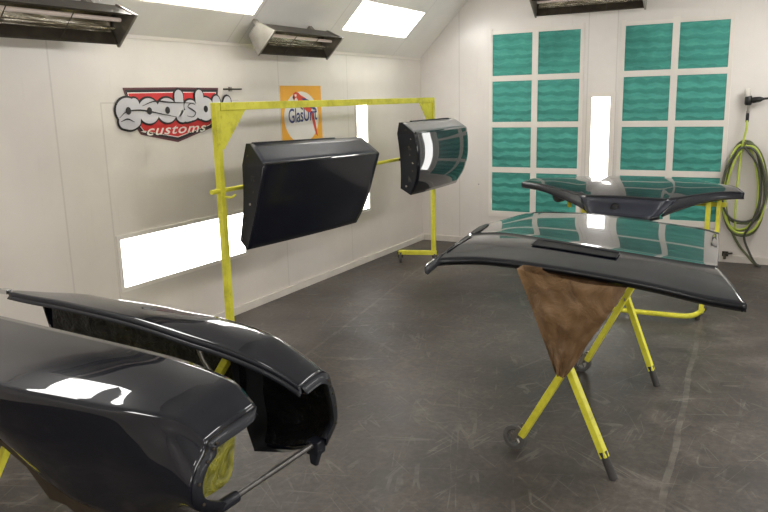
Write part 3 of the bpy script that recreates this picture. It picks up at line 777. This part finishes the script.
# blunt nose: concave satin face dropping from the centre of the front edge
rows3 = []; cen = [Vector(p) for p in front_l[20:42]]; n_ = len(cen)
for k in range(9):
    t_ = k/8; row = []
    for i, p in enumerate(cen):
        u = i/(n_-1)*2 - 1
        q = Vector((2.865 + (p.x-2.865)*(1 - .26*t_), p.y - .10*t_ - .02*(1-u*u)*t_ + .035*math.sin(PI*t_)*(1-u*u), p.z - .112*t_ + .012*(1-u*u)*0))
        row.append(q)
    rows3.append(row)
nose = MB().grid(rows3).build('nose_face', SATIN, hood2, smooth=40, solid=.005)
rim(rows3[-1], .028, (0,.02,0), 'nose_lip', NAVYEDGE, hood2)
mdl = rows3[5][9]
m = MB(); m.lathe([(0,.012),(.012,.012),(.020,.008),(.024,0),(.030,0),(.034,.006),(.038,0)], mdl + Vector((.02,-.004,.004)), (0,-.8,.45), 18); m.build('emblem_recess', BLACK, nose, smooth=50)
stand2 = thing('panel_stand', 'yellow tube stand with floor rail under the far nosed hood', 'stand', (2.9, 6.15, 0), 'folding panel stands')
MB().bar((2.52,6.02,.07), (2.52,6.06,.87), .034).build('upright', YELLOW, stand2, bevel=.004)
MB().tube([(2.52,5.98,.05), (2.52,6.50,.05)], .02, 12).build('floor_rail', YELLOW, stand2, smooth=50)
for y in (6.0, 6.48): MB().tube([(2.52,y,.05), (2.52,y,0)], .018, 10).build('rubber_foot', RUBBER, stand2, smooth=50)
m = MB(); m.tube(spline([(2.75,5.86,.05),(3.0,5.86,.05),(3.30,5.87,.05),(3.40,5.91,.05),(3.445,6.02,.05),(3.46,6.13,.05)], 26), .020, 12); fb = m.build('floor_rail', YELLOW, stand2, smooth=50)
m = MB(); m.lathe([(0,0),(.026,0),(.026,.06),(0,.06)], (3.459,6.12,.05), (.1,1,0), 14); m.build('rubber_foot', RUBBER, fb, smooth=50)
m = MB(); m.tube([(2.75,5.86,.05),(2.75,5.86,.0)], .016, 10); m.build('rubber_foot', RUBBER, fb, smooth=50)
m = MB(); m.tube([(3.44,6.0,.05),(3.44,6.0,0)], .018, 10); m.build('rubber_foot', RUBBER, fb, smooth=50)
m = MB()
m.bar((3.46,6.02,.05), (3.46,6.06,.93), .035); m.build('upright', YELLOW, stand2, bevel=.004)
m = MB(); m.bar((3.47,6.05,.365), (3.545,6.05,.365), .03); m.bar((3.53,6.05,.38), (3.53,6.08,.93), .030); m.build('upright', YELLOW, stand2, bevel=.004)
MB().bar((2.34,6.22,.885), (3.58,6.12,.885), .034).build('top_rail', YELLOW, stand2, bevel=.004)
MB().bar((2.36,6.20,.88), (2.36,6.24,.80), .03).build('brace', YELLOW, stand2, bevel=.004)
MB().bar((2.45,6.20,.88), (2.62,6.2,.60), .03).build('brace', YELLOW, stand2, bevel=.004)
m = MB(); m.lathe([(0,-.04),(.035,-.04),(.05,-.03),(.05,.03),(.035,.04),(0,.04)], (2.31,6.10,.905), (.3,1,0), 18); m.build('roller_pad', RUBBER, stand2, smooth=50)
for x in (2.45, 3.40): MB().box((x, 6.17, .94), (.05, .1, .08)).build('support_pad', RUBBER, stand2, bevel=.005)

# ------------------------------------------------------------------ car fenders in the foreground
def fender(label, I, side, bulge, crown, wide, xfront, bottom, extra):
    """I: list of (x, y, z) along the inner top edge rear->front; side: -1 outward to -y, +1 to +y.
       wide: crest distance along x; bottom: (xs, zs) lower edge of the side."""
    t = thing('car_fender', label, 'car fender', (1.9, I[0][1] + side*.2, .5), 'navy front fenders')
    N = 44; st = spline(I, N); rows = []; MS = 46
    for k, p in enumerate(st):
        u = k/(N-1); W = interp([q[0] for q in wide], [q[1] for q in wide], p.x)
        dzc = interp([.8,1.6,2.2,2.62], [.055,.075,.075,.035], p.x)
        zb = interp(bottom[0], bottom[1], p.x)
        nose = max(0, min(1, (p.x - 2.15)/.42)); ws = min(1, W/.2); dzc *= ws
        zb = max(zb, p.z - 3) if W > .18 else min(zb, p.z - dzc - .012)
        bul = (.012 + bulge*nose)*ws; tk = .05*(1-nose)*ws
        kz = p.z - dzc; h = kz - zb
        cr = interp([.9,1.4,1.9,2.1,2.4,2.54,2.62], [0,.0,.022,.045,.045,.022,.012], p.x)*crown
        pts = [(0, p.z), (W*.33, p.z - dzc*.18*(1-crown) + cr*.7), (W*.66, p.z - dzc*.48*(1-crown*.8) + cr), (W*.90, p.z - dzc*.82*(1-crown*.4) + cr*.6), (W*.985, kz), (W*1.0+.006*ws, kz - .026*ws), (W + bul*.62 - tk*.1, kz - h*.25), (W + bul - tk*.4, kz - h*.5), (W + bul*.8 - tk, kz - h*.76), (W + bul*.4 - .055*nose - tk*1.7, zb)]
        c = spline([(a, b, 0) for a, b in pts], MS)
        rows.append([Vector((p.x + extra(q.x/W if W else 0, p.x), p.y + side*q.x, q.y)) for q in c])
    MB().grid(rows).build('outer_skin', PAINT, t, smooth=60, solid=.004, soff=0)
    # inner lining, offset inward
    lin_rows = []
    for r in rows[10:-1]:
        cen = Vector((r[0].x, r[0].y + side*.10, (r[0].z + r[-1].z)/2))
        rr = []
        for j, q in enumerate(r[3:]):
            d = (cen - q); d.x = 0; L = d.length; jit = 1 + .5*noise.noise(Vector((q.x*6, q.z*8, side)))
            rr.append(q + d*(min(.02*jit/L, .4) if L else 0))
        lin_rows.append(rr)
    MB().grid(lin_rows).build('inner_lining', CRINKLE, t, smooth=50)
    # hood-side flange along the inner top edge
    e0 = [r[0] for r in rows]
    MB().grid([[p for p in e0], [p + Vector((0, side*.004, -.022)) for p in e0], [p + Vector((0, -side*.008, -.034)) for p in e0]]).build('hood_flange', NAVYEDGE, t, smooth=50, solid=.003, soff=0)
    # front lip ring: returns inward around the open C
    fr = rows[-1]; wd = .036
    cen = Vector((fr[0].x, fr[0].y + side*.085, (fr[0].z + fr[-1].z)/2 - .01))
    a = [Vector(p) + Vector((.002,0,0)) for p in fr]; b = []
    for p in a:
        d = cen - p; d.x = 0; d.normalize(); b.append(p + d*wd + Vector((.008,0,0)))
    c_ = [p + Vector((-.02,0,0)) for p in b]
    MB().grid([a, b, c_]).build('front_lip', NAVYEDGE, t, smooth=25, solid=.003, soff=0)
    # bolts round the lip
    for j in range(16, MS-1, 6):
        q = a[j].lerp(b[j], .55); MB().lathe([(.006,0),(.005,.003),(0,.004)], q + Vector((.005,0,0)), (1,0,0), 8).build('lip_bolt', DARKSTEEL, t)
    return t, rows
I_near = [(.62,1.835,.905),(.9,1.815,.908),(1.21,1.792,.908),(1.80,1.752,.908),(2.12,1.732,.906),(2.286,1.722,.900),(2.42,1.711,.885),(2.50,1.706,.866),(2.578,1.70,.806)]
I_far = [(.88,2.06,.912),(1.05,2.040,.914),(1.334,2.013,.920),(1.754,1.973,.915),(2.075,1.942,.892),(2.25,1.926,.88),(2.406,1.91,.862),(2.52,1.90,.838),(2.615,1.89,.806)]
arch_x = [.6,.78,.9,1.0,1.3,1.5,1.646,1.732,1.861,1.967,2.12,2.25,2.45,2.62]
arch_z = [.40,.40,.42,.52,.62,.62,.572,.503,.444,.414,.40,.42,.50,.535]
near, near_rows = fender('near navy car fender filling the lower left corner', I_near, -1, .055, 0, [(.6,.40),(1.3,.39),(1.8,.34),(2.3,.265),(2.45,.235),(2.58,.205)], 2.58, (arch_x, arch_z), lambda w, x: -.03*max(0, w-.3)*max(0, (x-2.2)/.38))
farf, far_rows = fender('far navy car fender with open black inside and pointed rear tip', I_far, 1, .026, 1, [(.86,.025),(1.0,.10),(1.25,.22),(1.8,.235),(2.3,.225),(2.45,.20),(2.62,.175)], 2.61, ([.8,1.04,1.07,1.2,1.35,1.65,1.85,2.0,2.16,2.26,2.32,2.45,2.62],[.895,.875,.70,.66,.70,.70,.68,.64,.56,.45,.44,.47,.54]), lambda w, x: 0)
# wheel-house splash panels
m = MB(); r = near_rows[-5]
m.grid([[Vector((2.48, 1.725, .80)), Vector((2.46, 1.61, .80)), Vector((2.45, 1.505, .76))], [Vector((2.48, 1.695, .61)), Vector((2.45, 1.57, .62)), Vector((2.46, 1.45, .62))], [Vector((2.48, 1.675, .535)), Vector((2.46, 1.58, .53)), Vector((2.47, 1.49, .54))]])
b0 = m.build('splash_lining', OLIVE, near, smooth=60); b0['label'] = 'crumpled yellow-green lining inside the nose'
sb = b0.modifiers.new('sub', 'SUBSURF'); sb.levels = 3; sb.render_levels = 3
m = MB(); m.grid([[Vector((2.28, 1.93, .86)), Vector((2.25, 2.04, .85)), Vector((2.26, 2.15, .80))], [Vector((2.27, 1.98, .64)), Vector((2.25, 2.06, .64)), Vector((2.26, 2.16, .64))], [Vector((2.31, 2.0, .46)), Vector((2.30, 2.06, .445)), Vector((2.32, 2.12, .445))]])
m.grid([[Vector((2.31, 2.0, .46)), Vector((2.30, 2.06, .445)), Vector((2.32, 2.12, .445))], [Vector((2.42, 2.02, .47)), Vector((2.42, 2.08, .445)), Vector((2.44, 2.15, .45))]])
m.build('splash_panel', BLACK, farf, smooth=60)
# inner apron strip seen along the far fender
m = MB(); rows_a = []
for k in range(30):
    x = 1.10 + (2.3-1.10)*k/29; r = min(far_rows, key=lambda q: abs(q[0].x - x)); y = r[0].y + .075
    rows_a.append([Vector((x, y + .012*noise.noise(Vector((x*9, z*12, 0))), z)) for z in [r[0].z - .03 - .22*j/9 for j in range(10)]])
m.grid(rows_a); m.build('masking_film', CRINKLE, farf, smooth=60)
# rear tip bracket with chrome bolt
m = MB(); m.box((.865, 2.06, .912), (.05, .03, .02)); m.tube([(.85,2.055,.915),(.80,2.05,.925),(.76,2.05,.915),(.775,2.05,.895),(.81,2.05,.90)], .007, 8); m.build('tip_bracket', CHROME, farf, smooth=50)
m = MB(); m.tube([(2.10,1.965,.86),(2.12,1.97,.80),(2.16,1.975,.74),(2.17,1.98,.68)], .010, 8); m.build('inner_brace', STEEL, farf, smooth=50)
# ragged paper masking hanging from the near arch
pm = []; er = [r[-1] for r in near_rows if r[0].x > .9 and r[0].x < 2.35]; drop = []
rnd = random.Random(3)
for p in er: drop.append(Vector((p.x - .02, p.y + .03, p.z - .05 - .05*rnd.random())))
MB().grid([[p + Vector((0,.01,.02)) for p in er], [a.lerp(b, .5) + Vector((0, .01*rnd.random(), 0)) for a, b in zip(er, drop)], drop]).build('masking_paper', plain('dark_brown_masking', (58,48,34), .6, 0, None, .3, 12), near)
# spreader rod joining both fender noses
rod = thing('spreader_rod', 'dark steel rod joining the lower noses of the two fenders', 'rod', (2.55, 1.72, .54))
a, b = near_rows[-1][-1] + Vector((-.015, .02, .01)), far_rows[-1][-1] + Vector((-.03, -.02, .012))
d = (b - a).normalized(); MB().tube([a, b], .010, 12).build('shaft', RODSTEEL, rod, smooth=50)
m = MB(); m.tube([a - d*.015, a + d*.07], .02, 12); m.build('clamp', NAVYEDGE, rod, smooth=40, bevel=.003)
m = MB(); m.box(b + Vector((0,0,-.012)), (.05, .05, .05)); m.prism([(-.02,0),(.03,0),(.02,-.055),(-.005,-.05)], b + Vector((0,.0,-.02)), (1,0,0), (0,.3,1), .02); m.build('clamp', NAVYEDGE, rod, bevel=.004)
# yellow stand under the fenders
st3 = thing('panel_stand', 'yellow stand mostly hidden beneath the two fenders', 'stand', (1.6, 1.75, 0), 'folding panel stands')
for x in (1.12, 1.98):
    for (y0, y1) in ((1.60, 2.02), (2.02, 1.60)):
        MB().bar((x, y0, .02), (x, y1, .62), .034).build('leg', YELLOW, st3, bevel=.004)
MB().bar((1.05, 1.60, .635), (2.12, 1.60, .635), .034).build('crossbar', YELLOW, st3, bevel=.004)
MB().bar((1.05, 2.02, .635), (2.12, 2.02, .635), .034).build('crossbar', YELLOW, st3, bevel=.004)
for x in (1.36, 2.05):
    MB().bar((x, 1.62, .64), (x, 1.62, .84), .03).build('upright', YELLOW, st3, bevel=.004)
MB().bar((1.45, 2.03, .64), (1.45, 2.12, .80), .03).build('upright', YELLOW, st3, bevel=.004)
MB().bar((2.08, 2.02, .64), (2.23, 1.985, .82), .03).build('upright', YELLOW, st3, bevel=.004)

# ------------------------------------------------------------------ hoses and regulator on the back wall
hookp = Vector((3.575, D, 1.225))
hk2 = thing('hose_hook', 'small steel hook carrying the coiled hoses on the back wall', 'hook', (hookp.x, D, 1.16))
m = MB(); m.tube([(hookp.x, D, 1.20), (hookp.x, D-.13, 1.19), (hookp.x, D-.15, 1.235)], .010, 10); m.build('arm', STEEL, hk2, smooth=50)
m = MB(); m.box((hookp.x, D-.004, 1.20), (.05, .008, .09)); m.build('plate', STEEL, hk2, bevel=.003)
def coil(specs, yoff, tails, n=46, r=.0125):
    """each spec: (centre dx, half width, top z, bottom z, y offset) one hanging loop"""
    m = MB()
    for (dx, hw, zt, zb, yo, tilt) in specs:
        pts = []
        for k in range(n):
            a = 2*PI*k/n; s, c = math.sin(a), math.cos(a)
            z = (zt+zb)/2 + (zt-zb)/2*c
            wz = hw*(1 - .18*c)            # wider near the bottom, pinched on the hook
            x = hookp.x + dx + wz*(abs(s)**.85)*(1 if s >= 0 else -1) + tilt*(zt - z)
            pts.append((x, D - yoff - yo, z))
        m.tube(pts, r, 8, closed=True)
    for tl in tails: m.tube(spline(tl, 40), r, 8)
    return m
tag(coil([(0.01,.165,1.225,.34,0,-.02),(.00,.185,1.240,.29,.03,.03),(.02,.20,1.215,.42,.055,.0)], .035,
         [[(3.575,D-.04,1.225),(3.44,D-.045,1.0),(3.42,D-.05,.70),(3.48,D-.06,.40),(3.58,D-.07,.20),(3.68,D-.08,.08),(3.745,D-.10,.014),(3.77,D-.12,.014)]]).build('air_hose', HOSEG, smooth=60), 'dark green air hose coiled on the back wall', 'hose', 'hoses coiled on the back wall')
tag(coil([(-.02,.155,1.205,.36,0,.02),(.04,.175,1.195,.33,.03,-.01)], .115,
         [[(3.575,D-.09,1.44),(3.575,D-.115,1.36),(3.55,D-.125,1.18),(3.535,D-.125,.9),(3.53,D-.125,.6),(3.54,D-.125,.37)]], r=.011).build('air_hose', HOSEY, smooth=60), 'yellow-green air hose coiled below the black regulator', 'hose', 'hoses coiled on the back wall')
tag(coil([(.015,.19,1.185,.45,0,.01)], .165,
         [[(3.575,D-.165,1.19),(3.70,D-.165,1.0),(3.745,D-.165,.70),(3.69,D-.165,.45),(3.63,D-.15,.30),(3.68,D-.14,.15),(3.75,D-.14,.03),(3.80,D-.15,.013)]], r=.011).build('air_hose', HOSED, smooth=60), 'grey-black air hose in front of the green coil', 'hose', 'hoses coiled on the back wall')
reg = thing('air_regulator', 'black air regulator with clear bowl high above the hose coil', 'regulator', (3.575, D, 1.45))
m = MB(); m.lathe([(0,-.045),(.026,-.045),(.034,-.03),(.034,.03),(.026,.045),(0,.045)], (3.572, D-.075, 1.63), (0,0,1), 18); m.bar((3.572, D, 1.63), (3.572, D-.06, 1.63), .03); m.build('body', BLACKP, reg, smooth=40)
m = MB(); m.lathe([(0,.075),(.020,.07),(.030,.05),(.031,.0),(.028,-.005)], (3.560, D-.075, 1.672), (0,0,1), 18); m.build('bowl', CLEAR, reg, smooth=50)
m = MB(); m.lathe([(.022,0),(.030,.02),(.026,.08),(.012,.11),(.010,.15),(.013,.16),(0,.165)], (3.595, D-.075, 1.63), (1,-.1,.12), 14); m.build('valve_handle', BLACKP, reg, smooth=45)
m = MB(); m.lathe([(.012,0),(.012,-.07),(.016,-.07),(.016,-.09),(.011,-.09)], (3.575, D-.085, 1.60), (0,0,1), 12); m.build('fitting', STEEL, reg, smooth=40)
m = MB(); m.lathe([(.014,0),(.016,-.02),(.016,-.08),(.013,-.09),(0,-.09)], (3.575, D-.085, 1.51), (0,0,1), 12); m.build('hose_grip', BLACKP, reg, smooth=40)
lb = thing('wall_bracket', 'small dark pipe stub low on back wall below the hose coil', 'bracket', (3.47, D, .06))
m = MB(); m.tube([(3.46, D-.024, .085), (3.46, D-.06, .085), (3.46, D-.07, .075), (3.46, D-.07, .04)], .014, 10); m.tube([(3.46, D-.05, .09), (3.53, D-.05, .10)], .010, 10); m.build('pipe', DARKSTEEL, lb, smooth=50)
m = MB(); m.box((3.46, D-.02, .085), (.06, .012, .05)); m.build('plate', DARKSTEEL, lb)

# ------------------------------------------------------------------ camera
F, YAW, PITCH, ROLL, CX, CH = 742.6008, .5027, .2082, -.0251, 3.9807, 1.7306
cy, sy, cp, sp = math.cos(YAW), math.sin(YAW), math.cos(PITCH), math.sin(PITCH)
fw = Vector((-sy*cp, cy*cp, -sp)); r_ = Vector((cy, sy, 0)); u_ = r_.cross(fw)
r = r_*math.cos(ROLL) + u_*math.sin(ROLL); u = u_*math.cos(ROLL) - r_*math.sin(ROLL)
cam = bpy.data.cameras.new('camera'); cam.sensor_width = 36; cam.lens = F*36/768; cam.clip_start = .05; cam.clip_end = 60
co = bpy.data.objects.new('camera', cam); COL.objects.link(co)
co.matrix_world = Matrix(((r.x, u.x, -fw.x, CX), (r.y, u.y, -fw.y, 0), (r.z, u.z, -fw.z, CH), (0,0,0,1)))
SC.camera = co
SC.view_settings.view_transform = 'Standard'; SC.view_settings.look = 'None'; SC.view_settings.exposure = 0
SC.cycles.use_denoising = True; SC.cycles.max_bounces = 10; SC.cycles.diffuse_bounces = 6; SC.cycles.glossy_bounces = 5
SC.cycles.sample_clamp_indirect = 6
